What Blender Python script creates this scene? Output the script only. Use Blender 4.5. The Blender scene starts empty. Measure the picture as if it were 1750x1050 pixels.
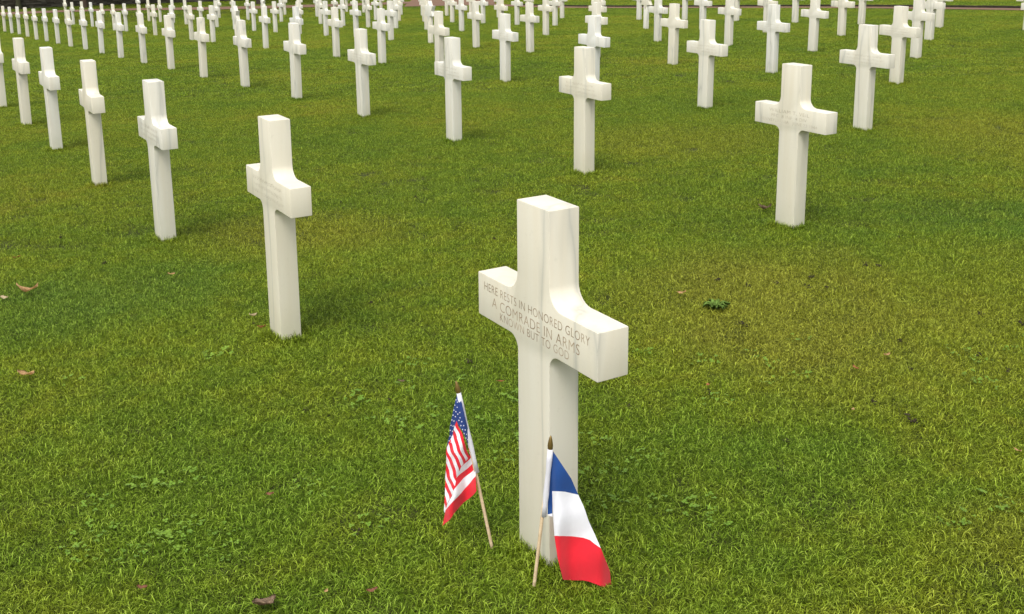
import bpy, bmesh, math, random
import numpy as np
from mathutils import Vector, Matrix
random.seed(7); rng = np.random.default_rng(7)
sc = bpy.context.scene
C = sc.collection

# ------------------------------------------------------------- camera
F_PX, CY, PITCH, ROLL, EYE = 1836.43, 277.60, 0.21147, 0.008783, 1.6
def cam_rows():
    c, s = math.cos(PITCH), math.sin(PITCH)
    R = np.array([[1,0,0],[0,-s,-c],[0,c,-s]])
    cr, sr = math.cos(ROLL), math.sin(ROLL)
    return np.array([[cr,sr,0],[-sr,cr,0],[0,0,1]]) @ R
CR = cam_rows()
cam_d = bpy.data.cameras.new('camera'); cam = bpy.data.objects.new('camera', cam_d); C.objects.link(cam)
cam_d.sensor_fit = 'HORIZONTAL'; cam_d.sensor_width = 36.0
cam_d.lens = F_PX/1750*36.0
cam_d.shift_y = (CY-525)/1750
cam_d.clip_start = 0.05; cam_d.clip_end = 2000
M = Matrix(((CR[0][0], -CR[1][0], -CR[2][0], 0),
            (CR[0][1], -CR[1][1], -CR[2][1], 0),
            (CR[0][2], -CR[1][2], -CR[2][2], EYE),
            (0,0,0,1)))
cam.matrix_world = M
sc.camera = cam

# ------------------------------------------------------------- sky and sun (bright overcast)
SUN_ELEV, SUN_AZ = math.radians(57), math.radians(201)   # azimuth clockwise from +Y
w = bpy.data.worlds.new('World'); sc.world = w; w.use_nodes = True
nt = w.node_tree; bg = nt.nodes['Background']
sky = nt.nodes.new('ShaderNodeTexSky'); sky.sky_type = 'NISHITA'; sky.sun_disc = False
sky.sun_elevation = SUN_ELEV; sky.sun_rotation = SUN_AZ
sky.dust_density = 3.0; sky.air_density = 1.0; sky.ozone_density = 1.0
hs = nt.nodes.new('ShaderNodeHueSaturation'); hs.inputs['Saturation'].default_value = 0.10
nt.links.new(sky.outputs[0], hs.inputs['Color']); nt.links.new(hs.outputs[0], bg.inputs[0])
bg.inputs[1].default_value = 0.15
sd = bpy.data.lights.new('sun', 'SUN'); sun = bpy.data.objects.new('sun', sd); C.objects.link(sun)
sd.energy = 1.2; sd.angle = math.radians(22); sd.color = (1.0, 0.93, 0.82)
dirv = Vector((math.sin(SUN_AZ)*math.cos(SUN_ELEV), math.cos(SUN_AZ)*math.cos(SUN_ELEV), math.sin(SUN_ELEV)))
sun.rotation_euler = dirv.to_track_quat('Z', 'Y').to_euler()
sun.location = (0, 0, 20)
sc.view_settings.view_transform = 'Standard'; sc.view_settings.look = 'None'
sc.view_settings.exposure = 0.9; sc.view_settings.gamma = 1.0

# ------------------------------------------------------------- helpers
def px_ray(x, y):
    return CR.T @ np.array([(x-875)/F_PX, (y-CY)/F_PX, 1.0])
def link_mesh(name, bm, mats, parent=None, smooth=False):
    me = bpy.data.meshes.new(name); bm.to_mesh(me); bm.free()
    return mesh_obj(name, me, mats, parent, smooth)
def mesh_obj(name, me, mats, parent=None, smooth=False):
    if not isinstance(mats, (list, tuple)): mats = [mats]
    for m in mats: me.materials.append(m)
    if smooth: me.polygons.foreach_set('use_smooth', [True]*len(me.polygons))
    o = bpy.data.objects.new(name, me); C.objects.link(o)
    if parent: o.parent = parent
    return o
def tag(o, label=None, cat=None, group=None, kind=None):
    if label: o['label'] = label
    if cat: o['category'] = cat
    if group: o['group'] = group
    if kind: o['kind'] = kind
    return o
def empty(name, loc, rz=0):
    o = bpy.data.objects.new(name, None); C.objects.link(o)
    o.location = loc; o.rotation_euler = (0,0,rz); o.empty_display_size = .1
    return o
class N:                                             # tiny node helper
    def __init__(s, name, rough=.6, spec=.5):
        s.m = bpy.data.materials.new(name); s.m.use_nodes = True
        s.t = s.m.node_tree; s.b = s.t.nodes['Principled BSDF']
        s.b.inputs['Roughness'].default_value = rough
        s.b.inputs['Specular IOR Level'].default_value = spec
    def n(s, typ, **kw):
        k = s.t.nodes.new(typ)
        for a, v in kw.items():
            if a in k.inputs: k.inputs[a].default_value = v
            else: setattr(k, a, v)
        return k
    def l(s, a, b): s.t.links.new(a, b)
    def noise(s, vec, scale, detail=4, rough=.55, dist=0):
        k = s.n('ShaderNodeTexNoise'); k.inputs['Scale'].default_value = scale
        k.inputs['Detail'].default_value = detail; k.inputs['Roughness'].default_value = rough
        k.inputs['Distortion'].default_value = dist
        if vec is not None: s.l(vec, k.inputs['Vector'])
        return k.outputs['Fac']
    def ramp(s, fac, stops):
        k = s.n('ShaderNodeValToRGB'); cr = k.color_ramp
        while len(cr.elements) < len(stops): cr.elements.new(.5)
        for e, (p, c) in zip(cr.elements, stops):
            e.position = p; e.color = (*c, 1) if isinstance(c, (tuple, list)) else (c, c, c, 1)
        s.l(fac, k.inputs[0]); return k.outputs[0]
    def mix(s, fac, a, b, blend='MIX'):
        k = s.n('ShaderNodeMix'); k.data_type = 'RGBA'; k.blend_type = blend
        for sock, v in ((k.inputs[0], fac), (k.inputs[6], a), (k.inputs[7], b)):
            if hasattr(v, 'is_output'): s.l(v, sock)
            else: sock.default_value = (*v, 1) if isinstance(v, (tuple, list)) else v
        return k.outputs[2]
    def math(s, op, a, b=None):
        k = s.n('ShaderNodeMath'); k.operation = op
        for i, v in enumerate((a, b)):
            if v is None: continue
            if hasattr(v, 'is_output'): s.l(v, k.inputs[i])
            else: k.inputs[i].default_value = v
        return k.outputs[0]
def plain(name, col, rough=.6, var=.12, scale=30):
    k = N(name, rough, .06)
    tc = k.n('ShaderNodeTexCoord').outputs['Object']
    f = k.noise(tc, scale)
    dark = tuple(c*(1-var) for c in col); light = tuple(min(1, c*(1+var)) for c in col)
    k.l(k.ramp(f, [(.3, dark), (.7, light)]), k.b.inputs['Base Color'])
    return k.m

# ------------------------------------------------------------- lie of the land
CROSSES=[(0,0,0.087,2.578,0),(1,0,-0.986,4.394,0.001),(2,0,-2.083,6.22,0.003),(3,0,-3.167,8.04,-0.001),(4,0,-4.26,9.865,-0.002),(5,0,-5.353,11.69,-0.001),(6,0,-6.461,13.5,0),(0,1,1.634,6.115,0.005),(1,1,0.547,7.979,0.004),(2,1,-0.534,9.778,-0.007),(3,1,-1.616,11.603,0.004),(4,1,-2.706,13.428,0.011),(5,1,-3.803,15.259,-0.005),(6,1,-4.909,17.078,-0.012),(7,1,-5.999,18.903,-0.01),(8,1,-7.094,20.728,-0.007),(9,1,-8.192,22.551,-0.013),(10,1,-9.281,24.378,0),(11,1,-10.364,26.203,0.008),(12,1,-11.466,28.028,0),(13,1,-12.553,29.855,0.009),(14,1,-13.649,31.679,0.025),(15,1,-14.745,33.504,0),(16,1,-15.834,35.329,0.033),(17,1,-16.928,37.154,0.039),(18,1,-18.023,38.979,0),(19,1,-19.129,40.798,-0.009),(0,2,3.208,9.669,0.011),(1,2,2.096,11.509,0.001),(2,2,1.02,13.337,0),(3,2,-0.084,15.165,-0.019),(4,2,-1.135,16.996,-0.018),(5,2,-2.263,18.826,0),(6,2,-3.357,20.656,0),(7,2,-4.452,22.486,0),(8,2,-5.541,24.316,-0.004),(9,2,-6.641,26.146,0),(10,2,-7.735,27.975,0),(11,2,-8.83,29.805,0),(12,2,-9.924,31.635,0),(13,2,-11.032,33.465,0.029),(14,2,-12.113,35.295,0),(15,2,-13.224,37.125,0.05),(16,2,-14.302,38.954,0),(17,2,-15.396,40.784,0),(18,2,-16.501,42.614,0.003),(19,2,-17.585,44.444,0),(20,2,-18.72,46.274,-0.123),(21,2,-19.774,48.104,0),(0,3,4.77,13.225,0.013),(1,3,3.667,15.062,0.006),(2,3,2.549,16.896,-0.008),(3,3,1.482,18.73,0),(4,3,0.366,20.565,-0.028),(5,3,-0.723,22.399,-0.009),(6,3,-1.806,24.234,0),(7,3,-2.902,26.069,0),(8,3,-3.998,27.903,0),(9,3,-5.094,29.738,0),(10,3,-6.19,31.573,0),(11,3,-7.286,33.407,0),(12,3,-8.382,35.242,0),(13,3,-9.478,37.076,0),(14,3,-10.587,38.911,0.048),(15,3,-11.67,40.746,0),(16,3,-12.787,42.58,0.032),(17,3,-13.862,44.415,0),(18,3,-14.984,46.25,-0.051),(19,3,-16.084,48.084,-0.111),(20,3,-17.15,49.919,0),(0,4,6.329,16.776,-0.002),(1,4,5.228,18.615,-0.008),(2,4,4.137,20.454,0),(3,4,3.039,22.294,0),(4,4,1.941,24.133,0),(5,4,0.844,25.973,0),(6,4,-0.254,27.812,0),(7,4,-1.351,29.651,0),(8,4,-2.449,31.491,0),(9,4,-3.547,33.33,0),(10,4,-4.644,35.17,0),(11,4,-5.742,37.009,0),(12,4,-6.837,38.848,0.061),(13,4,-7.937,40.688,0),(14,4,-9.023,42.527,0.055),(15,4,-10.132,44.367,0),(16,4,-11.225,46.206,-0.0),(17,4,-12.327,48.045,0),(18,4,-13.439,49.885,-0.121),(-1,5,8.992,18.481,0),(0,5,7.896,20.325,-0.001),(1,5,6.802,22.169,0.003),(2,5,5.695,24.013,0),(3,5,4.596,25.858,0),(4,5,3.472,27.702,-0.027),(5,5,2.397,29.546,0),(6,5,1.287,31.39,-0.018),(7,5,0.194,33.234,-0.015),(8,5,-0.897,35.078,-0.005),(9,5,-1.998,36.923,0.006),(10,5,-3.099,38.767,0),(11,5,-4.198,40.611,0),(12,5,-5.297,42.455,0),(13,5,-6.396,44.299,0),(14,5,-7.495,46.143,0),(15,5,-8.588,47.988,-0.01),(16,5,-9.694,49.832,0),(17,5,-10.78,51.676,-0.093),(-1,6,10.555,22.026,0),(0,6,9.484,23.874,0.001),(1,6,8.354,25.723,0),(2,6,7.259,27.572,0.009),(3,6,6.139,29.421,0.017),(4,6,5.033,31.27,0.015),(5,6,3.931,33.119,-0.004),(6,6,2.85,34.968,0),(7,6,1.749,36.817,0.006),(8,6,0.648,38.666,0),(9,6,-0.453,40.515,0),(10,6,-1.553,42.364,0),(11,6,-2.616,44.213,0.044),(12,6,-3.755,46.062,0),(13,6,-4.856,47.911,0),(14,6,-5.956,49.76,0),(15,6,-7.004,51.609,-0.034),(16,6,-8.097,53.458,-0.082)]
GCO=[0.11051,-1.30087,0.80039,-0.93871,0.29338,0.61529,-0.53734,1.27713,-0.53849,0.29523,-0.77494,0.69952,0.03106,-0.26603,-0.64124]

_P = np.array([(c[2], c[3]) for c in CROSSES]); _R = np.array([c[4] for c in CROSSES])
_S = 2.2
_K = np.exp(-((_P[:,None]-_P[None])**2).sum(-1)/(2*_S*_S))
_W = np.linalg.solve(_K+np.eye(len(_P))*.05, _R)
def ground_z(x, y):
    x = np.asarray(x, float); y = np.asarray(y, float)
    xc = np.clip(x, -30, 22)/30; yc = np.clip(y, -4, 63)/30
    z = np.zeros(np.broadcast(x, y).shape); k = 0
    for m in range(5):
        for n in range(5):
            if m+n <= 4: z = z + GCO[k]*xc**m*yc**n; k += 1
    for (px, py), wt in zip(_P, _W):
        if abs(wt) > 1e-4: z = z + wt*np.exp(-((x-px)**2+(y-py)**2)/(2*_S*_S))
    return z
SOIL = -0.024                                        # soil lies this far below the tips of the mown grass
def on_ground(x, y, h=0.0):
    d = px_ray(x, y); ts = np.linspace(1, 95, 12000)
    P = np.array([0,0,EYE]) + ts[:,None]*d
    f = P[:,2]-ground_z(P[:,0], P[:,1])-h
    k = int(np.argmax(f < 0)); return P[k]

# ------------------------------------------------------------- materials
def marble():
    k = N('white_marble', .48, .4)
    tc = k.n('ShaderNodeTexCoord').outputs['Object']
    oi = k.n('ShaderNodeObjectInfo')
    off = k.n('ShaderNodeVectorMath'); off.operation = 'MULTIPLY_ADD'
    k.l(oi.outputs['Random'], off.inputs[0]); off.inputs[1].default_value = (37, 91, 53); k.l(tc, off.inputs[2])
    mp = k.n('ShaderNodeMapping'); k.l(off.outputs[0], mp.inputs[0])
    mp.inputs['Rotation'].default_value = (.2, .5, .4); mp.inputs['Scale'].default_value = (3.2, 3.2, .42)
    warp = k.noise(mp.outputs[0], 1.2, 4, .45, .15)
    vein = k.ramp(warp, [(.470, 0), (.494, .55), (.499, 1), (.506, .5), (.53, 0)])
    mp2 = k.n('ShaderNodeMapping'); k.l(off.outputs[0], mp2.inputs[0])
    mp2.inputs['Rotation'].default_value = (-.12, .14, 1.); mp2.inputs['Scale'].default_value = (11, 11, .7)
    streak = k.noise(mp2.outputs[0], 1.5, 4, .6, .6)
    streak = k.ramp(streak, [(.38, 0), (.72, 1)])
    cloud = k.noise(off.outputs[0], 2.3, 3, .5)
    hue = k.ramp(oi.outputs['Random'], [(0, (.605,.60,.545)), (.3, (.60,.58,.50)), (.65, (.61,.57,.455)), (1, (.60,.605,.57))])
    c = k.mix(k.math('MULTIPLY', streak, .46), hue, (.55,.49,.36))
    c = k.mix(k.math('MULTIPLY', k.ramp(cloud, [(.35,0),(.7,1)]), .3), c, (.63,.62,.57))
    amt = k.math('MULTIPLY', vein, k.math('MULTIPLY', k.ramp(k.noise(off.outputs[0], 1.3, 2), [(.36, 0), (.54, 1)]), .62))
    c = k.mix(amt, c, (.32,.325,.29))
    # weathering: fine grime specks and a greener tide line above the turf
    grime = k.ramp(k.noise(off.outputs[0], 45, 6, .7), [(.60, 0), (.74, 1)])
    sx = k.n('ShaderNodeSeparateXYZ'); k.l(tc, sx.inputs[0])
    low = k.ramp(sx.outputs[2], [(.0, 1), (.16, 0)])
    c = k.mix(k.math('MULTIPLY', grime, .2), c, (.33,.31,.24))
    c = k.mix(k.math('MULTIPLY', low, k.math('MULTIPLY', k.noise(off.outputs[0], 18, 4), .45)), c, (.38,.40,.28))
    k.l(c, k.b.inputs['Base Color'])
    bp = k.n('ShaderNodeBump'); bp.inputs['Strength'].default_value = .12; bp.inputs['Distance'].default_value = .002
    k.l(k.noise(off.outputs[0], 120, 3), bp.inputs['Height']); k.l(bp.outputs[0], k.b.inputs['Normal'])
    return k.m
MARBLE = marble()
def lettering(name, a, b):
    k = N(name, .8, .2)
    g = k.n('ShaderNodeTexCoord').outputs['Object']
    k.l(k.ramp(k.noise(g, 22, 3), [(.38, a), (.62, b)]), k.b.inputs['Base Color'])
    return k.m
CUT_DARK = lettering('stained_lettering', (.21,.15,.09), (.40,.32,.225))
CUT_PALE = lettering('pale_lettering', (.34,.30,.22), (.52,.48,.385))

# ------------------------------------------------------------- headstones
A_, T_, W_, HT, HA, HB = .148, .089, .553, .938, .694, .573
YAW = -1.023513
def arc(cx, cz, r, a0, a1, n=7):
    return [(cx+r*math.cos(a0+(a1-a0)*i/n), cz+r*math.sin(a0+(a1-a0)*i/n)) for i in range(n+1)]
def cross_outline(bot=-.28):
    h = A_/2; R1, R2 = .053, .038; pi = math.pi
    right = [(h, bot)] + arc(h+R2, HB-R2, R2, pi, pi/2)[0:] + [(W_/2, HB), (W_/2, HA)] + arc(h+R1, HA+R1, R1, -pi/2, -pi) + [(h, HT)]
    left = [(-x, z) for x, z in reversed(right)]
    return right+left
def extrude_outline(pts, t, bev=.0035):
    bm = bmesh.new()
    fr = [bm.verts.new((x, -t/2, z)) for x, z in pts]
    f = bm.faces.new(fr)
    r = bmesh.ops.extrude_face_region(bm, geom=[f])
    vs = [v for v in r['geom'] if isinstance(v, bmesh.types.BMVert)]
    bmesh.ops.translate(bm, verts=vs, vec=(0, t, 0))
    bmesh.ops.recalc_face_normals(bm, faces=bm.faces)
    if bev:
        ed = [e for e in bm.edges if len(e.link_faces) == 2 and e.calc_face_angle(0) > .6]
        bmesh.ops.bevel(bm, geom=ed, offset=bev, segments=2, profile=.6, affect='EDGES', clamp_overlap=True)
    return bm
def smooth_by_angle(me, ang=.5):
    me.polygons.foreach_set('use_smooth', [True]*len(me.polygons))
    me.set_sharp_from_angle(angle=ang)
cross_me = bpy.data.meshes.new('marble_cross'); _b = extrude_outline(cross_outline(), T_); _b.to_mesh(cross_me); _b.free()
cross_me.materials.append(MARBLE); smooth_by_angle(cross_me)

def text_part(parent, lines, mat, y=-T_/2):
    """lines: (string, x0, x1, top below arm top, cap height); all cut in the front face"""
    vs, fs = [], []
    for s, x0, x1, top, cap in lines:
        cu = bpy.data.curves.new('t', 'FONT'); cu.body = s; cu.size = 1; cu.offset = -.013; cu.space_character = 1.08
        ob = bpy.data.objects.new('t', cu); C.objects.link(ob)
        dg = bpy.context.evaluated_depsgraph_get(); me = bpy.data.meshes.new_from_object(ob.evaluated_get(dg))
        co = np.array([v.co[:] for v in me.vertices])
        mn, mx = co.min(0), co.max(0)
        X = x0+(co[:,0]-mn[0])/(mx[0]-mn[0])*(x1-x0)
        base = HA-top-cap
        Z = base+(co[:,1]-max(mn[1], -0.02))/(mx[1]-max(mn[1], -0.02))*cap
        n = len(vs); vs += [(a, y-.0004, b) for a, b in zip(X, Z)]
        fs += [tuple(n+i for i in p.vertices) for p in me.polygons]
        bpy.data.objects.remove(ob); bpy.data.meshes.remove(me); bpy.data.curves.remove(cu)
    me = bpy.data.meshes.new('inscription'); me.from_pydata(vs, [], fs); me.update()
    return mesh_obj('inscription', me, mat, parent)
def worn_marks(parent, seed, mat):
    """three weathered lines too worn to read: short strokes only"""
    r = random.Random(seed); bm = bmesh.new()
    def bar(x, z, w, h, a):
        c, s = math.cos(a), math.sin(a)
        v = [bm.verts.new((x+p*c-q*s, -T_/2-.0004, z+p*s+q*c)) for p, q in ((-w/2,-h/2),(w/2,-h/2),(w/2,h/2),(-w/2,h/2))]
        bm.faces.new(v)
    for top, cap, half in ((.020, .020, .15+.05*r.random()), (.052, .017, .13+.1*r.random()), (.082, .017, .16+.06*r.random())):
        x = -half
        while x < half:
            z = HA-top-cap/2
            bar(x, z+r.uniform(-.003, .003), .0016, cap*r.uniform(.45, .95), r.uniform(-.3, .3))
            if r.random() < .6: bar(x+.004, z+r.uniform(-.5, .5)*cap, .007, .0015, r.uniform(-.3, .3))
            x += r.uniform(.009, .015)
    return link_mesh('inscription', bm, mat, parent)

ORD = ['zeroth','first','second','third','fourth','fifth','sixth','seventh','eighth','ninth','tenth','eleventh','twelfth',
       'thirteenth','fourteenth','fifteenth','sixteenth','seventeenth','eighteenth','nineteenth','twentieth','twenty-first','twenty-second']
SPECIAL = {
 (0,0): 'nearest white marble cross, lettered in brown, with two small flags at its foot',
 (1,0): 'grey-veined marble cross with fallen leaves at its foot, left of the flagged cross',
 (0,1): 'white marble cross with a three-line carved name, right of the flagged cross',
 (1,1): 'cream marble cross standing directly beyond the top of the flagged cross',
 (2,1): 'white marble cross between the veined cross and the flagged cross, farther back',
 (0,2): 'cream marble cross just behind and right of the cross with the carved name',
 (1,2): 'bluish white marble cross left of and behind the cross with the carved name',
 (-1,5): 'pale marble cross in the sixth diagonal row, cut off by the right picture edge',
 (-1,6): 'far pale marble cross in the seventh diagonal row, cut off by the right picture edge',
}
STARS = {(9,2), (6,3), (15,4), (4,5)}
def star_mesh():
    R, zc = .225, .713
    pts = []
    for k in range(12):
        r = R if k % 2 == 0 else R/math.sqrt(3)
        a = math.pi/2 - k*math.pi/6
        pts.append((r*math.cos(a), zc+r*math.sin(a)))
    bm = extrude_outline(pts, T_, .003)
    me = bpy.data.meshes.new('star'); bm.to_mesh(me); bm.free(); me.materials.append(MARBLE); smooth_by_angle(me)
    return me
def post_mesh():
    h = .066; bm = extrude_outline([(h,-.28),(h,.600),(-h,.600),(-h,-.28)], T_-.016, .003)
    me = bpy.data.meshes.new('post'); bm.to_mesh(me); bm.free(); me.materials.append(MARBLE); smooth_by_angle(me)
    return me
STAR_ME, POST_ME = star_mesh(), post_mesh()
STAR_LAB = {(9,2): 'marble Star of David headstone seen over the top of a cross, left of centre',
            (6,3): 'marble Star of David headstone behind two crosses at the top centre',
            (15,4): 'marble Star of David headstone cut by the top edge, left of centre',
            (4,5): 'marble Star of David headstone cut by the top edge, right of centre'}
first_i = {5: -1, 6: -1}
for (i, j, x, y, dz) in CROSSES:
    z = float(ground_z(x, y))
    if (i, j) in STARS:
        t = empty('star_headstone', (x, y, z), YAW)
        tag(t, STAR_LAB[(i,j)], 'gravestone', 'marble Star of David headstones among the crosses')
        for nm, me in (('star', STAR_ME), ('post', POST_ME)):
            o = bpy.data.objects.new(nm, me); C.objects.link(o); o.parent = t
        continue
    o = bpy.data.objects.new('marble_cross', cross_me); C.objects.link(o)
    r = random.Random(i*31+j*7)
    o.location = (x, y, z); o.rotation_euler = (0, 0, YAW)
    if (i, j) not in ((0,0),(1,0),(0,1),(1,1),(2,1),(0,2)):
        o.rotation_euler = (r.gauss(0,.006), r.gauss(0,.006), YAW+r.gauss(0,.015))
    k = i-first_i.get(j, 0)+1
    lab = SPECIAL.get((i,j)) or f'white marble cross, {ORD[k]} from the near right end of the {ORD[j+1]} diagonal row back'
    tag(o, lab, 'gravestone', 'white marble crosses in diagonal rows')
    if (i, j) == (0, 0):
        text_part(o, [('HERE RESTS IN HONORED GLORY', -.242, .245, .0195, .0225), ('A COMRADE IN ARMS', -.202, .204, .0525, .0265),
                      ('KNOWN BUT TO GOD', -.161, .160, .0845, .0215)], CUT_DARK)
    elif (i, j) == (0, 1):
        text_part(o, [('WILLIAM T. VEIL', -.159, .152, .021, .020), ('PFC  8 INF  4 DIV', -.140, .133, .053, .018),
                      ('PENNSYLVANIA   JUNE 23 1944', -.225, .213, .082, .018)], CUT_PALE)
    elif (i, j) in ((1,0),(2,0),(1,1),(2,1),(0,2),(1,2),(0,3),(1,3),(3,1),(3,2)):
        worn_marks(o, i*10+j, CUT_PALE)

# ------------------------------------------------------------- ground
def grid_mesh(name, xs, ys, zf, mats):
    X, Y = np.meshgrid(xs, ys); Z = zf(X, Y)
    co = np.stack([X, Y, Z], -1).reshape(-1, 3); nx, ny = len(xs), len(ys)
    a = (np.arange(ny-1)[:,None]*nx+np.arange(nx-1)[None]).reshape(-1)
    f = np.stack([a, a+1, a+1+nx, a+nx], 1)
    me = bpy.data.meshes.new(name)
    me.vertices.add(len(co)); me.vertices.foreach_set('co', co.reshape(-1))
    me.loops.add(f.size); me.loops.foreach_set('vertex_index', f.reshape(-1))
    me.polygons.add(len(f)); me.polygons.foreach_set('loop_start', np.arange(len(f))*4)
    me.update(calc_edges=True)
    return mesh_obj(name, me, mats, None, True)
def axis(lo, hi, step, far):
    a = list(np.arange(lo, hi+1e-6, step)); o = [step*2**k for k in range(1, 11)]
    left, x = [], lo
    for d in o:
        x -= d*1.5
        left.append(x)
        if x < -far: break
    right, x = [], hi
    for d in o:
        x += d*1.5; right.append(x)
        if x > far: break
    return np.array(left[::-1]+a+right)
def soil_mat():
    k = N('lawn_soil', .95, .1)
    g = k.n('ShaderNodeNewGeometry').outputs['Position']
    a = k.ramp(k.noise(g, 25, 5, .7), [(.35, (.020,.022,.008)), (.65, (.045,.055,.012))])
    k.l(a, k.b.inputs['Base Color'])
    return k.m
ground = grid_mesh('ground', axis(-32, 26, .3, 600), axis(-4, 74, .3, 600), lambda x, y: ground_z(x, y)+SOIL, soil_mat())
tag(ground, kind='structure')

# ------------------------------------------------------------- lawn: mown blades, spread by geometry nodes
def lawn_colour(k):
    """living colour of the turf: patches of lush, yellowish and straw-coloured grass"""
    g = k.n('ShaderNodeNewGeometry').outputs['Position']
    oi = k.n('ShaderNodeObjectInfo').outputs['Random']
    big = k.noise(g, .32, 3, .5); mid = k.noise(g, 1.5, 4, .6, .4); fine = k.noise(g, 7, 3, .6)
    f = k.math('ADD', k.math('MULTIPLY', big, .41), k.math('ADD', k.math('MULTIPLY', mid, .32), k.math('MULTIPLY', fine, .27)))
    c = k.ramp(f, [(.36, LAWN[0]), (.47, LAWN[1]), (.55, LAWN[2]), (.66, LAWN[3])])
    # broad swathes that the photograph shows: yellower on the right, lusher close to the viewer
    sx = k.n('ShaderNodeSeparateXYZ'); k.l(g, sx.inputs[0])
    def spot(cx, cy, rx, ry, col, amt, c):
        dx = k.math('DIVIDE', k.math('SUBTRACT', sx.outputs[0], cx), rx); dy = k.math('DIVIDE', k.math('SUBTRACT', sx.outputs[1], cy), ry)
        d = k.math('ADD', k.math('MULTIPLY', dx, dx), k.math('MULTIPLY', dy, dy))
        d = k.math('ADD', d, k.math('MULTIPLY', k.math('SUBTRACT', mid, .5), 2.2))
        return k.mix(k.math('MULTIPLY', k.ramp(d, [(.0, 1), (1.0, 0)]), amt), c, col)
    for s in SPOTS: c = spot(*s, c)
    straw = k.ramp(k.noise(g, 60, 2), [(.66, 0), (.72, 1)])
    c = k.mix(k.math('MULTIPLY', straw, .25), c, (.42,.37,.12))
    return c, oi
LAWN = [(.102,.191,.008), (.152,.234,.008), (.197,.259,.009), (.272,.273,.018)]
SPOTS = [(1.25, 4.6, .9, 1.3, (.31,.285,.028), .6), (2.4, 4.2, .9, 1.6, (.26,.280,.014), .6),
         (2.9, 6.2, .9, .55, (.075,.185,.014), .6), (-1.3, 6.3, .8, .7, (.28,.265,.020), .6),
         (-.3, 2.9, 1.8, .9, (.115,.225,.009), .45), (.9, 3.0, .6, .45, (.100,.205,.010), .4),
         (1.4, 2.55, .35, .3, (.27,.27,.020), .5), (-2.0, 5.0, .8, .6, (.105,.205,.020), .5),
         (1.6, 9.5, 1.2, 1.2, (.26,.265,.016), .5), (4.5, 9, 1.2, 2.0, (.28,.275,.018), .5)]
def blade_mat():
    k = N('grass_blade', .6, .12)
    c, oi = lawn_colour(k)
    at = k.n('ShaderNodeAttribute'); at.attribute_name = 'tint'
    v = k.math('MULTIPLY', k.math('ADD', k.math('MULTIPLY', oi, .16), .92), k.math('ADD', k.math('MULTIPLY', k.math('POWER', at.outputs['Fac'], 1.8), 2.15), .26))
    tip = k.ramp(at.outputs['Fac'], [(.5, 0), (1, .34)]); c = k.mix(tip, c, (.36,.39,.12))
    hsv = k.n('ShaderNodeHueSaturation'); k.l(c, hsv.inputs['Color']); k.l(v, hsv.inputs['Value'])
    k.l(hsv.outputs[0], k.b.inputs['Base Color'])
    tr = k.n('ShaderNodeBsdfTranslucent'); k.l(hsv.outputs[0], tr.inputs['Color'])
    mx = k.n('ShaderNodeMixShader'); mx.inputs[0].default_value = .22
    k.l(k.b.outputs[0], mx.inputs[1]); k.l(tr.outputs[0], mx.inputs[2])
    k.l(mx.outputs[0], k.t.nodes['Material Output'].inputs['Surface'])
    return k.m
BLADE = blade_mat()
hidden = bpy.data.collections.new('tufts')           # sources only; spread by the lawn's geometry nodes
def tuft(name, n, rad, h0, h1, w0, w1, lean0, lean1, seed):
    r = np.random.default_rng(seed); vs, fs, tint = [], [], []
    for _ in range(n):
        a = r.uniform(0, 2*math.pi); d = rad*math.sqrt(r.random()); bx, by = d*math.cos(a), d*math.sin(a)
        h = r.uniform(h0, h1); wd = r.uniform(w0, w1); th = r.uniform(0, 2*math.pi); ln = r.uniform(lean0, lean1)
        cx, cy = math.cos(th), math.sin(th); tw = r.uniform(-.8, .8); curl = r.uniform(-.5, .9); px, py = -math.sin(th+tw), math.cos(th+tw)
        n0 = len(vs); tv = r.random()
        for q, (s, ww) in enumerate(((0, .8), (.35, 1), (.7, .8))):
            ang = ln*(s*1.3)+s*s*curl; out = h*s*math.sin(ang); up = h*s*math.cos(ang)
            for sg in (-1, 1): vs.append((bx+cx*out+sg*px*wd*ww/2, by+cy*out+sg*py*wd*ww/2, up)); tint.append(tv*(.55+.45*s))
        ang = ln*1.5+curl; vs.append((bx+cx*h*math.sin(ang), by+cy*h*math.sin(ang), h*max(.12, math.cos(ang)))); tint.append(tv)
        fs += [(n0, n0+1, n0+3, n0+2), (n0+2, n0+3, n0+5, n0+4), (n0+4, n0+5, n0+6)]
    me = bpy.data.meshes.new(name); me.from_pydata(vs, [], fs); me.update()
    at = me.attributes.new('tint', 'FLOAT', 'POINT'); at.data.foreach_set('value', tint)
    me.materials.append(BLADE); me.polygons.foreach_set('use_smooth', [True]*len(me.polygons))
    return me
def source_collection(name, meshes):
    col = bpy.data.collections.new(name)
    for me in meshes:
        o = bpy.data.objects.new(me.name, me); col.objects.link(o)
    return col
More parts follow.
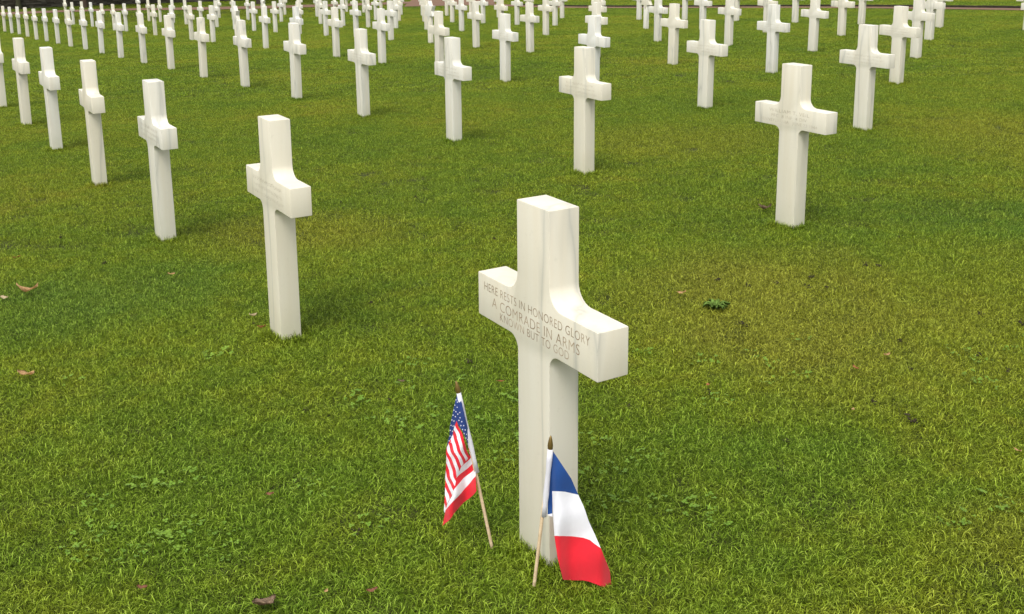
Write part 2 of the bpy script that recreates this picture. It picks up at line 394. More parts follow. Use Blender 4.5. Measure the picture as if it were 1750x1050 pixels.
def scatter(name, pts, scale, rots, col, mat, label, cat=None):
    """one stuff object: a cloud of points carrying tufts"""
    me = bpy.data.meshes.new(name); me.vertices.add(len(pts)); me.vertices.foreach_set('co', np.asarray(pts, float).reshape(-1))
    for nm, v in (('sc', scale), ('rz', rots)):
        at = me.attributes.new(nm, 'FLOAT', 'POINT'); at.data.foreach_set('value', np.asarray(v, float))
    o = mesh_obj(name, me, mat)
    ng = bpy.data.node_groups.new(name, 'GeometryNodeTree')
    ng.interface.new_socket('Geometry', in_out='INPUT', socket_type='NodeSocketGeometry')
    ng.interface.new_socket('Geometry', in_out='OUTPUT', socket_type='NodeSocketGeometry')
    gi = ng.nodes.new('NodeGroupInput'); go = ng.nodes.new('NodeGroupOutput')
    ci = ng.nodes.new('GeometryNodeCollectionInfo'); ci.inputs[0].default_value = col
    ci.inputs['Separate Children'].default_value = True; ci.inputs['Reset Children'].default_value = True
    ip = ng.nodes.new('GeometryNodeInstanceOnPoints'); ip.inputs['Pick Instance'].default_value = True
    ri = ng.nodes.new('FunctionNodeRandomValue'); ri.data_type = 'INT'
    ri.inputs[4].default_value = 0; ri.inputs[5].default_value = len(col.objects)-1
    a1 = ng.nodes.new('GeometryNodeInputNamedAttribute'); a1.data_type = 'FLOAT'; a1.inputs[0].default_value = 'sc'
    a2 = ng.nodes.new('GeometryNodeInputNamedAttribute'); a2.data_type = 'FLOAT'; a2.inputs[0].default_value = 'rz'
    cx = ng.nodes.new('ShaderNodeCombineXYZ')
    L = ng.links.new
    L(gi.outputs[0], ip.inputs['Points']); L(ci.outputs[0], ip.inputs['Instance']); L(ri.outputs[2], ip.inputs['Instance Index'])
    L(a2.outputs[0], cx.inputs[2]); L(cx.outputs[0], ip.inputs['Rotation']); L(a1.outputs[0], ip.inputs['Scale'])
    L(ip.outputs[0], go.inputs[0])
    md = o.modifiers.new('spread', 'NODES'); md.node_group = ng
    tag(o, label, cat, kind='stuff')
    return o
def in_view(x, y, m=1.0):
    """keep what the photograph, or a camera a few steps aside, could see"""
    return (y > 1.2) & (np.abs(x) < .50*y+m+.8)
# strips the grass must leave free: the two paths
PA, PB = np.array([-40., 42.59]), np.array([-3.2, 59.3])         # path in front of the wall
QA = np.array([14.21, 30.12]); QD = np.array([-1.0913, 1.8203]); QD = QD/np.linalg.norm(QD)
def dist_line(x, y, A, D):
    n = np.array([-D[1], D[0]]); return (x-A[0])*n[0]+(y-A[1])*n[1], (x-A[0])*D[0]+(y-A[1])*D[1]
PD = (PB-PA)/np.linalg.norm(PB-PA)
def off_path(x, y):
    a, ta = dist_line(x, y, QA, QD); b, tb = dist_line(x, y, PA, PD)
    onQ = (a < 0.0) & (a > -PATH_W)                              # far side of QA line is to the right of QD
    onP = (b > 0.0) & (b < 1.35) & (tb < np.linalg.norm(PB-PA)+2)
    onJ = (np.abs(x-JA[0]) < 2.35) & (y > JA[1]+.3)
    return ~(onQ | onP | onJ)
PATH_W = 1.0
JA, JD = np.array([-3.2, 56.0]), np.array([0.0, 1.0])           # wider path leading away from where the two meet
def cloud(n, y0, y1, m=1.0):
    x = rng.uniform(-(.5*y1+m+.8), .5*y1+m+.8, n*4); y = rng.uniform(y0, y1, n*4)
    k = in_view(x, y, m) & (y >= y0) & off_path(x, y)
    return x[k], y[k]
def lawn_points(dens, y0, y1):
    area = (.5*(y0+y1)+3.6)*(y1-y0); wbox = (y1+3.6); n = int(dens*wbox*(y1-y0)/4)+1
    return cloud(n, y0, y1)
def bare(x, y):                                                  # few small gaps and thin spots in the sward
    v = np.sin(x*7.1+np.sin(y*5.3)*1.7)*np.sin(y*6.3+np.sin(x*4.7)*2.1)
    return v > .985
tufts_near = source_collection('lawn_tufts', [tuft('grass_tuft', 130, .085, .013, .036, .0011, .0024, .35, 1.5, 100+k) for k in range(12)])
tufts_flat = source_collection('flat_tufts', [tuft('grass_tuft', 70, .10, .016, .036, .0018, .0038, .45, 1.4, 200+k) for k in range(10)])
def spread(name, dens, y0, y1, col, s0, s1, label, dz=0):
    x, y = lawn_points(dens, y0, y1); k = ~bare(x, y); x, y = x[k], y[k]
    z = ground_z(x, y)+SOIL-.003+dz
    return scatter(name, np.stack([x, y, z], 1), rng.uniform(s0, s1, len(x)), rng.uniform(0, 6.283, len(x)), col, BLADE, label)
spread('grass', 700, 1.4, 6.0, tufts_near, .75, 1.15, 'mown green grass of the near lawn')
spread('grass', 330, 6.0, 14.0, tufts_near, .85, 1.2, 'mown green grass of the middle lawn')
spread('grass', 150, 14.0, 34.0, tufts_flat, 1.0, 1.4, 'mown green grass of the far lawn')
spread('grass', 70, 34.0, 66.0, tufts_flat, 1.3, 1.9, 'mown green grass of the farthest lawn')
# longer uncut grass hugging the foot of every stone, where the mower cannot reach
tufts_tall = source_collection('tall_tufts', [tuft('grass_tuft', 26, .030, .030, .066, .0016, .0032, .05, .75, 300+k) for k in range(8)])
px_, py_ = [], []
for (i, j, x, y, dz) in CROSSES:
    n = 100 if y < 14 else (34 if y < 30 else 14)
    ca, sa = math.cos(YAW), math.sin(YAW)
    for _ in range(n):
        s = random.random()*2*(A_+T_); e = random.uniform(.004, .05)
        if s < A_: u, v = s-A_/2, -T_/2-e
        elif s < A_+T_: u, v = A_/2+e, s-A_-T_/2
        elif s < 2*A_+T_: u, v = s-A_-T_-A_/2, T_/2+e
        else: u, v = -A_/2-e, s-2*A_-T_-T_/2
        px_.append(x+u*ca-v*sa); py_.append(y+u*sa+v*ca)
px_, py_ = np.array(px_), np.array(py_)
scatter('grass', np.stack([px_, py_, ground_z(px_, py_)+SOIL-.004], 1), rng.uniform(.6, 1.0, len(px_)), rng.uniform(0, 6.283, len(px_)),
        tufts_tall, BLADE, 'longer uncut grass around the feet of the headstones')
# long stray blades lying over the sward
tufts_long = source_collection('stray_blades', [tuft('grass_tuft', 5, .06, .05, .085, .0020, .0036, .9, 1.45, 400+k) for k in range(10)])
x, y = lawn_points(45, 1.4, 7.0)
scatter('grass', np.stack([x, y, ground_z(x, y)+SOIL], 1), rng.uniform(.6, 1.0, len(x)), rng.uniform(0, 6.283, len(x)), tufts_long, BLADE,
        'long loose blades lying on the near lawn')
# clover among the near grass
def clover_mat():
    k = N('clover_leaf', .6, .3)
    g = k.n('ShaderNodeNewGeometry').outputs['Position']
    k.l(k.ramp(k.noise(g, 9, 3), [(.35, (.095,.185,.012)), (.65, (.13,.22,.018))]), k.b.inputs['Base Color'])
    return k.m
CLOVER = clover_mat()
def clover(seed):
    r = random.Random(seed); vs, fs = [], []
    for _ in range(9):
        cx, cy, cz = r.uniform(-.05, .05), r.uniform(-.05, .05), r.uniform(.012, .024); rot = r.uniform(0, 6.3); s = r.uniform(.0030, .0055)
        tx, ty = r.uniform(-.35, .35), r.uniform(-.35, .35)
        for k in range(3):
            a = rot+k*2.094; ox, oy = cx+math.cos(a)*s, cy+math.sin(a)*s; n0 = len(vs)
            for q in range(6):
                b = q*math.pi/3; dx, dy = ox+math.cos(b)*s*.85-cx, oy+math.sin(b)*s*.85-cy
                vs.append((cx+dx, cy+dy, cz+dx*tx+dy*ty+.15*abs(dx)))
            fs.append(tuple(range(n0, n0+6)))
    me = bpy.data.meshes.new('clover_sprig'); me.from_pydata(vs, [], fs); me.update(); me.materials.append(CLOVER)
    return me
clovers = source_collection('clover_sprigs', [clover(k) for k in range(8)])
x, y = lawn_points(28, 1.5, 4.2)
v = np.sin(x*2.9+1.3+np.sin(y*2.1))*np.cos(y*3.7+np.sin(x*2.3)*1.5); k = v > .3
x, y = x[k], y[k]
scatter('clover', np.stack([x, y, ground_z(x, y)+SOIL], 1), rng.uniform(.8, 1.2, len(x)), rng.uniform(0, 6.283, len(x)), clovers, CLOVER,
        'clover leaves growing through the near grass')

# ------------------------------------------------------------- paths, wall, trees at the back
def strip(name, A, D, t0, t1, o0, o1, h, mat, step=.5, no=4):
    n = np.array([-D[1], D[0]]); vs, fs = [], []
    nt_ = int((t1-t0)/step)
    for q in range(nt_+1):
        for r in range(no+1):
            P = A+D*(t0+(t1-t0)*q/nt_)+n*(o0+(o1-o0)*r/no)
            vs.append((P[0], P[1], float(ground_z(P[0], P[1]))+h))
    for q in range(nt_):
        for r in range(no):
            a = q*(no+1)+r; fs.append((a, a+1, a+no+2, a+no+1))
    me = bpy.data.meshes.new(name); me.from_pydata(vs, [], fs); me.update()
    bm = bmesh.new(); bm.from_mesh(me); bmesh.ops.recalc_face_normals(bm, faces=bm.faces)
    if sum(f.normal.z for f in bm.faces) < 0: bmesh.ops.reverse_faces(bm, faces=bm.faces)
    bm.to_mesh(me); bm.free()
    return mesh_obj(name, me, mat, None, True)
def path_mat():
    k = N('pink_tarmac', 1.0, .0)
    g = k.n('ShaderNodeNewGeometry').outputs['Position']
    c = k.mix(k.noise(g, 1.2, 4), (.155,.095,.066), (.205,.132,.098))
    c = k.mix(k.math('MULTIPLY', k.noise(g, 90, 3), .5), c, (.11,.078,.062))
    k.l(c, k.b.inputs['Base Color']); return k.m
PATH = path_mat()
tag(strip('path', QA, QD, -14, 62, 0, -PATH_W, SOIL+.022, PATH), kind='structure')
LP = float(np.linalg.norm(PB-PA))
tag(strip('path', JA, JD, 0, 24, -2.35, 2.35, SOIL+.030, PATH), kind='structure')
tag(strip('path', PA, PD, -5, LP+.6, 0, 1.35, SOIL+.026, PATH), kind='structure')
# dark stone kerb on the far side of the right-hand path
KERB = plain('dark_kerb_stone', (.036,.031,.022), .9, .35, 12)
def kerb(A, D, t0, t1, off, wd, h):
    n = np.array([-D[1], D[0]]); bm = bmesh.new(); k = int((t1-t0)/1.0)
    for q in range(k):
        a, b = t0+q+.006, t0+q+.994
        P = [A+D*a+n*off, A+D*b+n*off, A+D*b+n*(off+wd), A+D*a+n*(off+wd)]
        lo = [bm.verts.new((p[0], p[1], float(ground_z(p[0], p[1]))+SOIL-.1)) for p in P]
        hi = [bm.verts.new((p[0], p[1], float(ground_z(p[0], p[1]))+h+random.uniform(-.006, .006))) for p in P]
        bm.faces.new(hi); 
        for c in range(4): bm.faces.new((lo[c], lo[(c+1)%4], hi[(c+1)%4], hi[c]))
    bmesh.ops.recalc_face_normals(bm, faces=bm.faces)
    return link_mesh('kerb', bm, KERB)
tag(kerb(QA, QD, -14, 29, -PATH_W-.14, .13, .055), 'low dark kerb of short stones along the far side of the path', 'kerb')

# dry stone wall: courses of irregular dark slabs
def stone_mat():
    k = N('dark_wall_stone', .95, .05)
    tc = k.n('ShaderNodeNewGeometry').outputs['Position']
    at = k.n('ShaderNodeAttribute'); at.attribute_name = 'tone'
    c = k.ramp(at.outputs['Fac'], [(0, (.026,.022,.016)), (.5, (.052,.045,.034)), (1, (.10,.092,.074))])
    c = k.mix(k.math('MULTIPLY', k.noise(tc, 9, 5, .7), .6), c, (.035,.036,.026))
    k.l(c, k.b.inputs['Base Color']); return k.m
def stone_wall(A, B, h, depth, seed=3):
    A, B = np.array(A), np.array(B); D = (B-A)/np.linalg.norm(B-A); L = np.linalg.norm(B-A); n = np.array([-D[1], D[0]])
    r = random.Random(seed); bm = bmesh.new(); lay = bm.verts.layers.float.new('tone'); z = -.15
    while z < h:
        ch = r.uniform(.05, .10); x = -r.uniform(0, .4)
        while x < L:
            wd = r.uniform(.16, .55); tone = r.random()
            for side in (0,):
                o0 = r.uniform(-.02, .02); o1 = depth+r.uniform(-.02, .02)
                c8 = []
                for zz in (z+.004, z+ch-.004):
                    for (t, o) in ((x+.006, o0), (x+wd-.006, o0), (x+wd-.006, o1), (x+.006, o1)):
                        P = A+D*t+n*o; g = A+D*t
                        v = bm.verts.new((P[0]+r.uniform(-.006,.006), P[1]+r.uniform(-.006,.006), float(WALLZ(t))+zz+r.uniform(-.006,.006))); v[lay] = tone; c8.append(v)
                for f in ((0,1,2,3),(4,5,6,7),(0,1,5,4),(1,2,6,5),(2,3,7,6),(3,0,4,7)): bm.faces.new([c8[q] for q in f])
            x += wd
        z += ch
    bmesh.ops.recalc_face_normals(bm, faces=bm.faces)
    return link_mesh('stone_wall', bm, stone_mat())
WA, WB = np.array([-36., 45.6]), np.array([-8.2, 63.0])
_wt = np.linspace(0, 33, 12); _wd = (WB-WA)/np.linalg.norm(WB-WA)
_wz = np.array([float(ground_z(*(WA+_wd*t))) for t in _wt])
WALLZ = lambda t: np.interp(t, _wt, _wz)
tag(stone_wall(WA, WB, .62, .35), 'low dark dry stone wall beyond the lawn at the upper left', 'wall')
# pale gravel beyond the wall
tag(strip('gravel', WA, _wd, -4, 11, 1.6, 14, .0, plain('pale_gravel', (.42,.41,.39), .95, .2, 40), 1.0, 6), kind='structure')

# trees by the wall
def bark(name, c):
    k = N(name, .95, .15); tc = k.n('ShaderNodeTexCoord').outputs['Object']
    mp = k.n('ShaderNodeMapping'); k.l(tc, mp.inputs[0]); mp.inputs['Scale'].default_value = (6, 6, 1.2)
    k.l(k.ramp(k.noise(mp.outputs[0], 3, 6, .7), [(.3, tuple(v*.5 for v in c)), (.7, c)]), k.b.inputs['Base Color']); return k.m
def tube(bm, pts, rads, seg=10):
    prev = None
    for q, (p, r) in enumerate(zip(pts, rads)):
        d = (Vector(pts[min(q+1, len(pts)-1)])-Vector(pts[max(q-1, 0)])).normalized()
        u = d.orthogonal().normalized() if q == 0 else (u-d*u.dot(d)).normalized()
        v = d.cross(u)
        ring = [bm.verts.new(Vector(p)+(u*math.cos(a)+v*math.sin(a))*r) for a in [2*math.pi*s/seg for s in range(seg)]]
        if prev:
            for s in range(seg): bm.faces.new((prev[s], prev[(s+1)%seg], ring[(s+1)%seg], ring[s]))
        else: bm.faces.new(ring[::-1])
        prev = ring
    bm.faces.new(prev)
LEAF = plain('tree_foliage', (.055,.085,.022), .6, .45, 1.6)
def tree(x, y, r0, h, bk, label, seed):
    r = random.Random(seed); z = float(ground_z(x, y)); t = empty('tree', (x, y, z))
    tag(t, label, 'tree', 'trees standing in front of the far wall')
    bm = bmesh.new(); top = (r.uniform(-.25, .25), r.uniform(-.25, .25), h*.55)
    P = [(0,0,-.25), (0,0,.02), (.01,0,.3), (top[0]*.3, top[1]*.3, h*.2), top, (top[0]*1.4, top[1]*1.4, h*.85)]
    tube(bm, P, [r0*1.6, r0*1.35, r0*1.05, r0*.92, r0*.6, r0*.15])
    ends = []
    for q in range(9):
        a = q*2.4+r.random(); zz = h*r.uniform(.36, .6); L = h*r.uniform(.22, .36)
        e = (math.cos(a)*L, math.sin(a)*L, zz+h*r.uniform(.1, .3)); b = (top[0]*zz/top[2], top[1]*zz/top[2], zz)
        m = tuple((b[k]+e[k])/2+r.uniform(-.1, .1) for k in range(3))
        tube(bm, [b, m, e], [r0*.38, r0*.24, r0*.08], 6); ends += [e, m]
    link_mesh('trunk', bm, bk, t, True)
    vs, fs = [], []
    for e in ends+[(top[0]*1.4, top[1]*1.4, h*.85)]:
        for _ in range(420):
            d = Vector((r.gauss(0,1), r.gauss(0,1), r.gauss(0,.8))); d = d.normalized()*(h*.15*r.random()**.5)
            p = Vector(e)+d; s = r.uniform(.05, .10); u = Vector((r.gauss(0,1), r.gauss(0,1), r.gauss(0,1))).normalized(); v = u.orthogonal().normalized()
            n0 = len(vs); vs += [p+u*s, p+v*s*.5, p-u*s, p-v*s*.5]; fs.append((n0, n0+1, n0+2, n0+3))
    me = bpy.data.meshes.new('crown'); me.from_pydata(vs, [], fs); me.update()
    mesh_obj('crown', me, LEAF, t)
tree(-24.0, 52.9, .12, 5.2, bark('mossy_bark', (.050,.052,.028)), 'tree with a dark mossy trunk at the far left before the stone wall', 1)
tree(-21.2, 53.9, .15, 6.0, bark('brown_bark', (.075,.052,.038)), 'tree with a brown trunk behind the second row end near the wall', 2)
tree(-13.3, 57.6, .17, 6.5, bark('dark_bark', (.045,.034,.026)), 'tree with a near-black trunk beside the path, left of centre', 3)

# ------------------------------------------------------------- fallen leaves
def leaf_mat(name, a, b):
    k = N(name, .7, .3); tc = k.n('ShaderNodeTexCoord').outputs['Object']
    k.l(k.ramp(k.noise(tc, 60, 4, .7), [(.35, a), (.65, b)]), k.b.inputs['Base Color']); return k.m
LM = {'tan': leaf_mat('tan_leaf', (.46,.28,.13), (.70,.48,.26)), 'rust': leaf_mat('rust_leaf', (.22,.09,.03), (.36,.16,.06)),
      'brown': leaf_mat('brown_leaf', (.13,.085,.05), (.34,.24,.16)), 'red': leaf_mat('red_leaf', (.24,.10,.055), (.40,.20,.12)),
      'orange': leaf_mat('orange_leaf', (.36,.14,.05), (.48,.22,.10)), 'pale': leaf_mat('pale_leaf', (.50,.40,.24), (.66,.56,.38))}
def leaf(px, py, size_px, ratio, rot, curl, mk, label, seed):
    G = on_ground(px, py, .008); d = (G-np.array([0,0,EYE])); dist = float(d @ CR[2]); L = size_px/F_PX*dist
    r = random.Random(seed); bm = bmesh.new(); n, m = 12, 6; rows = []
    for i in range(n+1):
        s = i/n; wd = L*ratio*(math.sin(math.pi*min(1, s*1.02))**.75)*(1+.22*math.sin(s*19+seed))*.5+.0008
        row = []
        for q in range(m+1):
            v = (q/m-.5)*2
            X = (s-.5)*L; Y = v*wd
            Z = curl*L*((s-.5)**2*1.6+abs(v)**1.5*.34*(ratio+.3))+.04*L*math.sin(s*9+v*3+seed)
            row.append(bm.verts.new((X, Y, Z)))
        rows.append(row)
    for i in range(n):
        for q in range(m): bm.faces.new((rows[i][q], rows[i+1][q], rows[i+1][q+1], rows[i][q+1]))
    st = [bm.verts.new((-L*.5-L*.16*k_, s_*.0012, .02*L*k_)) for k_ in (0, 1) for s_ in (-1, 1)]   # stalk
    bm.faces.new((st[0], st[1], st[3], st[2]))
    bmesh.ops.solidify(bm, geom=list(bm.faces), thickness=.0006)
    o = link_mesh('fallen_leaf', bm, LM[mk], None, True)
    o.location = G; o.rotation_euler = (r.uniform(-.35, .2), r.uniform(-.25, .25), rot)
    tag(o, label, 'leaf', 'fallen leaves on the lawn')
LEAVES = [
 (45,498,34,.40,.35,.7,'tan','long curled tan leaf on the grass near the left edge, above another leaf'),
 (6,509,14,.7,.2,.3,'pale','small pale leaf lying against the left picture edge'),
 (44,641,30,.55,-.1,.4,'tan','flat ragged tan leaf near the left edge, lower than the curled one'),
 (29,440,13,.5,.2,.3,'rust','small rust leaf high up near the left edge'),
 (293,469,12,.5,.3,.4,'tan','small tan leaf below the third cross of the front row'),
 (432,540,16,.4,.8,.6,'pale','pale curled leaf left of the foot of the grey-veined cross'),
 (447,560,18,.6,-.4,.4,'rust','rust-brown leaf touching the foot of the grey-veined cross'),
 (451,1032,46,.75,.75,.3,'brown','large crumpled brown leaf at the bottom edge of the picture'),
 (461,845,14,.7,.1,.3,'red','small reddish leaf left of the flag with the stars'),
 (636,1010,19,.5,.35,.4,'red','reddish leaf near the bottom edge, left of the flags'),
 (243,1005,18,.6,0,.4,'red','reddish leaf at the bottom left'),
 (686,652,13,.5,-.2,.4,'brown','dark brown leaf between the veined cross and the starred flag'),
 (855,652,15,.4,.2,.3,'orange','orange leaf just left of the flagged cross'),
 (1307,357,24,.45,.2,.6,'brown','dark brown leaf beside the foot of the cross with the carved name'),
 (1165,501,17,.35,-.5,.4,'tan','slim tan leaf on the grass right of the flagged cross'),
 (1516,607,13,.6,.3,.4,'tan','pinkish tan leaf on the dry grass at the right'),
 (1462,629,13,.45,-1.0,.4,'orange','orange leaf upright in the grass at the right'),
 (1210,658,12,.45,1.5,.3,'orange','tiny orange leaf right of the arm of the flagged cross'),
 (1458,700,11,.45,1.3,.3,'tan','tiny tan leaf low in the grass at the right'),
 (557,1011,12,.4,1.3,.4,'tan','slim tan leaf near the bottom edge between two reddish leaves'),
 (1738,770,14,.5,-.8,.4,'tan','small tan leaf at the right picture edge'),
]
for q, a in enumerate(LEAVES): leaf(*a, q+1)

# broad-leaved weeds in the turf
WEED = plain('weed_leaf', (.105,.17,.035), .9, .5, 45)
def weed(px, py, R, n, label, seed):
    G = on_ground(px, py, -.020); r = random.Random(seed); bm = bmesh.new()
    for k in range(n):
        a = k*2.399+r.random()*.5; L = R*r.uniform(.55, 1.0); wd = L*r.uniform(.22, .34); prev = None
        for i in range(6):
            s = i/5; rr = .1*L+L*s; zz = .006+.03*math.sin(s*2.4)*L/R*.7+.004*math.sin(s*14+k); ww = wd*math.sin(math.pi*(.12+.86*s))*.5
            c, sn = math.cos(a+.15*s), math.sin(a+.15*s)
            cur = [bm.verts.new((c*rr-sn*v*ww, sn*rr+c*v*ww, zz+.012*abs(v))) for v in (-1, 0, 1)]
            if prev:
                for v in range(2): bm.faces.new((prev[v], prev[v+1], cur[v+1], cur[v]))
            prev = cur
    bmesh.ops.recalc_face_normals(bm, faces=bm.faces)
    o = link_mesh('broadleaf_weed', bm, WEED, None, True); o.location = G
    tag(o, label, 'weed', None)
weed(1222, 530, .062, 22, 'dark green spreading weed rosette in the grass, right of the flagged cross', 1)

# ------------------------------------------------------------- small hand flags
WOOD = leaf_mat('pine_dowel', (.44,.33,.20), (.60,.47,.31))
BRASS = N('old_gold_plastic', .35, .6); BRASS.b.inputs['Base Color'].default_value = (.19,.125,.035,1); BRASS.b.inputs['Metallic'].default_value = .6; BRASS = BRASS.m
def cloth_mat(name, col):
    k = N(name, .75, .25); g = k.n('ShaderNodeTexCoord').outputs['Object']
    f = k.noise(g, 35, 2)
    k.l(k.ramp(f, [(.3, tuple(c*.93 for c in col)), (.7, col)]), k.b.inputs['Base Color'])
    k.b.inputs['Sheen Weight'].default_value = .15
    tr = k.n('ShaderNodeBsdfTranslucent'); tr.inputs[0].default_value = (*col, 1)
    mx = k.n('ShaderNodeMixShader'); mx.inputs[0].default_value = .18
    k.l(k.b.outputs[0], mx.inputs[1]); k.l(tr.outputs[0], mx.inputs[2]); k.l(mx.outputs[0], k.t.nodes['Material Output'].inputs['Surface'])
    bp = k.n('ShaderNodeBump'); bp.inputs['Strength'].default_value = .15; bp.inputs['Distance'].default_value = .001
    k.l(k.noise(g, 90, 2), bp.inputs['Height']); k.l(bp.outputs[0], k.b.inputs['Normal'])
    return k.m
RED, WHITE, BLUE = cloth_mat('red_cloth', (.72,.018,.035)), cloth_mat('white_cloth', (.78,.78,.84)), cloth_mat('blue_cloth', (.018,.045,.19))
FBLUE = cloth_mat('bright_blue_cloth', (.012,.060,.24)); SLEEVE = cloth_mat('white_sleeve_cloth', (.66,.66,.72))
CX, CZ, CS = 720., 640., 2.692
def c2p(x, y): return (CX+x/CS, CZ+y/CS)             # drawing units of the flag patterns to picture units
class FlagSpace:
    """upright plane through the pole's foot, so the cloth can be drawn at its true size"""
    def __init__(s, foot):
        s.G = on_ground(*c2p(*foot)); s.Y = s.G[1]
    def at(s, x, y, off=0.0):
        d = px_ray(*c2p(x, y)); t = (s.Y-off)/d[1]; P = np.array([0,0,EYE])+t*d
        return Vector((P[0]-s.G[0], P[1]-s.G[1], P[2]-s.G[2]))
def clip(poly, a, b, c):                             # keep a*x+b*y <= c
    out = []
    for i in range(len(poly)):
        p, q = poly[i-1], poly[i]; dp, dq = a*p[0]+b*p[1]-c, a*q[0]+b*q[1]-c
        if (dp <= 0) != (dq <= 0):
            t = dp/(dp-dq); out.append((p[0]+t*(q[0]-p[0]), p[1]+t*(q[1]-p[1])))
        if dq <= 0: out.append(q)
    return out
def area(p): return .5*abs(sum(p[i-1][0]*p[i][1]-p[i][0]*p[i-1][1] for i in range(len(p))))
def cells(poly, step=9):
    xs = [p[0] for p in poly]; ys = [p[1] for p in poly]
    x = math.floor(min(xs)/step)*step
    while x < max(xs):
        c1 = clip(clip(poly, -1, 0, -x), 1, 0, x+step)
        if len(c1) > 2:
            y = math.floor(min(p[1] for p in c1)/step)*step
            while y < max(p[1] for p in c1):
                c2 = clip(clip(c1, 0, -1, -y), 0, 1, y+step)
                if len(c2) > 2 and area(c2) > .05: yield c2
                y += step
        x += step
def cloth_mesh(fs, patches, depth, mats, parent, name='cloth', sway=lambda x, y: (x, y)):
    """patches: (polygon, material index, extra offset)"""
    bm = bmesh.new()
    for poly, mi, ex in patches:
        for c in cells(poly):
            vs = [bm.verts.new(fs.at(*sway(px, py), depth(px, py)+ex)) for px, py in c]
            try: f = bm.faces.new(vs); f.material_index = mi
            except ValueError: pass
    bmesh.ops.remove_doubles(bm, verts=bm.verts, dist=.00012)
    for f in bm.faces:
        if f.normal.y > 0: f.normal_flip()
    return link_mesh(name, bm, mats, parent, True)
def pole_parts(fs, foot, top, tip, t, r=.0043):
    bm = bmesh.new(); a, b = fs.at(*foot), fs.at(*top); d = (b-a).normalized()
    tube(bm, [a-d*.06, a, a+d*.15, b], [r, r, r, r*.97], 12); link_mesh('pole', bm, WOOD, t, True)
    tp = fs.at(*tip); bm = bmesh.new(); L = (tp-b).length; d = (tp-b).normalized()
    prof = [(-.22, 1.15), (0, 1.2), (.06, 1.5), (.30, 1.62), (.6, 1.25), (.88, .75), (1.0, .35)]
    tube(bm, [b+d*L*s for s, _ in prof], [r*q for _, q in prof], 10); link_mesh('finial', bm, BRASS, t, True)
def sleeve_part(fs, a, b, w, t, mat, off=0.0):
    bm = bmesh.new(); A, B = fs.at(*a, off), fs.at(*b, off)
    pts = [A.lerp(B, s/6) for s in range(7)]
    tube(bm, pts, [w*(1+.12*math.sin(s*2.1)) for s in range(7)], 12); return link_mesh('sleeve', bm, mat, t, True)

# --- flag with stars and stripes, standing left of the near cross
fa = FlagSpace((320, 772)); ta = empty('stick_flag', tuple(fa.G))
tag(ta, 'small United States flag with stars and stripes hanging folded on a leaning wooden stick', 'flag', 'small stick flags before the near cross')
pole_parts(fa, (320,772), (171,86), (160,32), ta)
def line_x(y, a, b): return a[0]+(y-a[1])*(b[0]-a[0])/(b[1]-a[1])
FOLD = [(163,215), (222,375), (180,430), (165,478), (148,530), (125,585), (97,698)]
def depth_a(x, y):
    base = .004+.014*math.sin((x-100)*.062+y*.008)
    if y < 215: crease = 0
    base += .012*max(0, 1-abs((x-line_x(y, (165,90), (140,600))))/26)*(1 if y > 120 else y/240)
    return base+.004*math.sin(y*.03+x*.02)
P2 = [(163,215), (190,290), (222,375), (180,430), (165,478), (148,530), (125,585), (103,655), (97,698), (106,600), (110,500), (113,400), (118,335)]
canton = [(166,88), (148,160), (133,235), (122,300), (118,335), (163,215), (193,270), (215,322), (231,318), (205,215), (184,130), (174,88)]
patches = []
# canton split in pieces that are easy to clip
patches += [([(166,88),(148,160),(133,235),(122,300),(118,335),(163,215),(170,150),(174,88)], 2, 0),
            ([(174,88),(170,150),(163,215),(190,270),(215,322),(233,322),(206,215),(186,130)], 2, .001)]
dx, dy = 59/170.5, 160/170.5; nx_, ny_ = -dy, dx     # stripe run and the way across, towards lower left
c0 = nx_*163+ny_*215
for q in range(14):
    lo, hi = c0+q*14.2-1.0, c0+(q+1)*14.2-1.0
    if q == 0: lo = -1e9
    pc = clip(clip(P2, -nx_, -ny_, -lo), nx_, ny_, hi)
    if len(pc) > 2: patches.append((pc, 0 if q % 2 == 0 else 1, 0))
Fk = [(222,375), (180,430), (165,478), (148,530), (112,624), (97,698)]
Rk = [(240,352), (238,372), (243,400), (248,430), (252,468), (252,535)]
for q in range(5): patches.append(([Fk[q], Rk[q], Rk[q+1], Fk[q+1]], 0 if q % 2 == 0 else 1, .0015))
for q in range(5):                                   # stripe ends beside the sleeve
    y0, y1 = 318+q*20, 338+q*20
    patches.append(([(line_x(y0,(213,318),(250,470)), y0), (line_x(y0,(232,318),(258,450)), y0), (line_x(y1,(232,318),(258,450)), y1), (line_x(y1,(213,318),(250,470)), y1)], q % 2 == 0 and 1 or 0, .003))
def sway_a(x, y):
    right = line_x(y, (174,88), (258,455)); k = min(1, max(0, (right-x)/25))*min(1, max(0, (y-200)/60))
    left = 1-min(1, max(0, (122-x)/16))
    return x+k*left*3.4*math.sin(y*.048+.6)-k*left*1.2*math.sin(y*.11), y+k*2.2*math.sin(x*.06)
cl = cloth_mesh(fa, patches, depth_a, [RED, WHITE, BLUE], ta, sway=sway_a)
sleeve_part(fa, (172,86), (257,450), .0060, cl, SLEEVE, .002)
bm = bmesh.new()                                     # the printed stars
def star_at(x, y, s):
    v = [bm.verts.new(fa.at(x+(s if k % 2 == 0 else s*.45)*math.sin(k*math.pi/5)*.85, y-(s if k % 2 == 0 else s*.45)*math.cos(k*math.pi/5), depth_a(x, y)+.0028)) for k in range(10)]
    bm.faces.new(v)
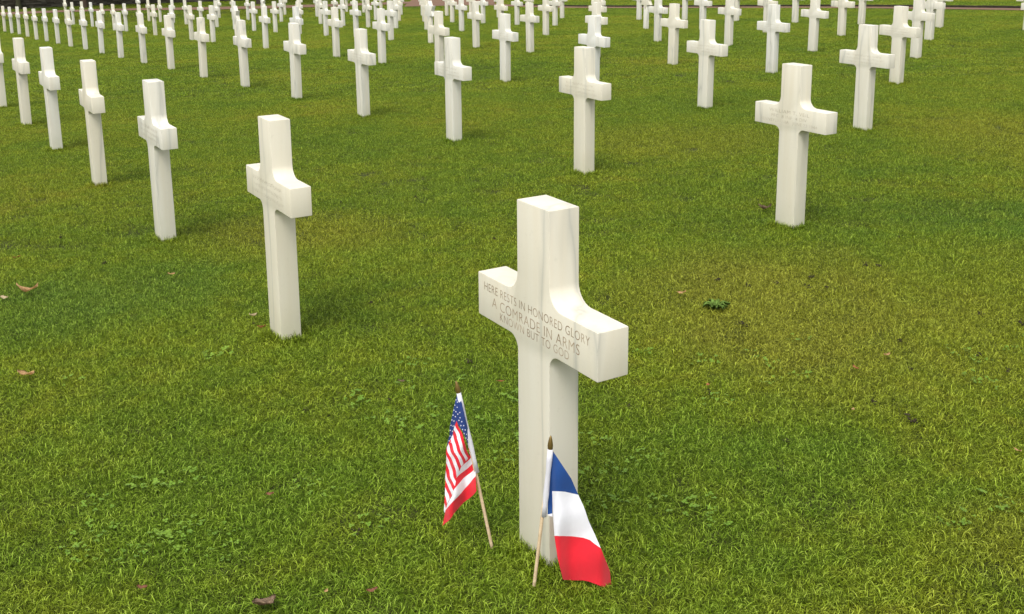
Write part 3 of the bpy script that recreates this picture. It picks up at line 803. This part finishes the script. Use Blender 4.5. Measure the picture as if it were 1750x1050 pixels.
for x, y in [(160,118),(166,128),(154,142),(165,152),(150,165),(159,172),(146,188),(157,195),(168,183),(177,176),(141,210),(150,215),(137,235),(146,238),
             (133,258),(143,262),(132,284),(141,288),(128,306),(137,312),(178,200),(173,212),(186,218),(182,236),(195,236),(190,254),(202,256),(197,273),(208,277),(205,293),(214,300)]:
    star_at(x, y, 4.2)
link_mesh('star', bm, WHITE, cl)

# --- tricolour standing before the near cross
fb = FlagSpace((522, 946)); tb = empty('stick_flag', tuple(fb.G))
tag(tb, 'small blue, white and red French flag on a wooden stick touching the cross', 'flag', 'small stick flags before the near cross')
pole_parts(fb, (522,946), (593,345), (595,283), tb)
def depth_b(x, y):
    s = max(0, (y-350)/650)
    return .010+.018*s*math.sin((x-600)*.034+s*1.2)+.003*math.sin(y*.028+x*.012)+.006*math.sin((x-600)*.06)*s-.010*math.exp(-((x-600)/14)**2)
def curve_y(x, pts):
    return float(np.interp(x, [p[0] for p in pts], [p[1] for p in pts]))
L_edge = [(598,346),(602,440),(602,540),(606,640),(612,745),(628,850),(652,945)]
R_edge = [(601,346),(640,405),(690,480),(722,552),(748,610),(772,680),(800,740),(828,795),(850,860),(868,905),(872,950),(879,994)]
bot = [(652,945),(700,948),(745,948),(775,955),(810,968),(850,985),(879,994)]
def r_at(y): return float(np.interp(y, [p[1] for p in R_edge], [p[0] for p in R_edge]))
def l_at(y): return float(np.interp(y, [p[1] for p in L_edge], [p[0] for p in L_edge]))
bw = [(602,537),(660,540),(722,554)]; wr = [(612,743),(690,745),(745,752),(775,762),(800,782),(826,800)]
blue = [(598,346)]+[(601,346),(640,405),(690,480),(722,554)]+bw[::-1][1:]+[(602,440)]
white = bw+[(748,610),(772,680),(800,740),(826,800)]+wr[::-1][1:]+[(606,640)]
redp = wr+[(850,860),(868,905),(872,950),(879,994)]+bot[::-1][1:]+[(628,850)]
cb = cloth_mesh(fb, [(blue, 2, 0), (white, 1, 0), (redp, 0, 0),
                     ([(598,352),(603,400),(603,640),(581,645),(584,500),(592,400)], 2, -.006),
                     ([(581,645),(603,640),(604,655),(590,652)], 1, -.006)], depth_b, [RED, WHITE, FBLUE], tb)
sleeve_part(fb, (594,345), (564,652), .0068, cb, SLEEVE, .001)

# ------------------------------------------------------------- dark worm casts and crumbs of soil on the turf
CAST = plain('damp_soil', (.040,.034,.020), .95, .4, 60)
bm = bmesh.new(); r = random.Random(5)
for px, py, w_ in [(634,517,9),(689,524,5),(644,537,5),(801,617,12),(523,698,9),(665,682,8),(1326,482,11),(1386,472,11),(1380,489,13),(1279,487,10),(1227,476,12),
                   (1495,686,13),(1674,605,12),(1413,490,9),(1540,581,11),(1268,553,16),(1480,452,14),(1502,453,12),(1558,630,9),(1675,536,11),(1745,551,16),(104,404,9),
                   (179,449,10),(710,336,8),(583,345,5),(845,407,8),(1212,669,12),(1560,716,20),(433,552,8),(612,906,14),(1073,693,11),(1345,752,10),(1722,632,12),(1536,404,9)]:
    G = on_ground(px, py, -.004); k_ = .8*w_/F_PX*float((G-np.array([0,0,EYE])) @ CR[2])
    for _ in range(14):
        c = Vector(G)+Vector((r.gauss(0, .28), r.gauss(0, .45), r.uniform(-.3, .15)))*k_
        q = bmesh.ops.create_icosphere(bm, subdivisions=1, radius=k_*r.uniform(.08, .2))
        for v in q['verts']: v.co = c+Vector((v.co.x*r.uniform(.7,1.3), v.co.y*r.uniform(.7,1.3), v.co.z*.7))
tag(link_mesh('soil', bm, CAST, None, True), 'small dark crumbs of soil scattered over the lawn', None, None, 'stuff')
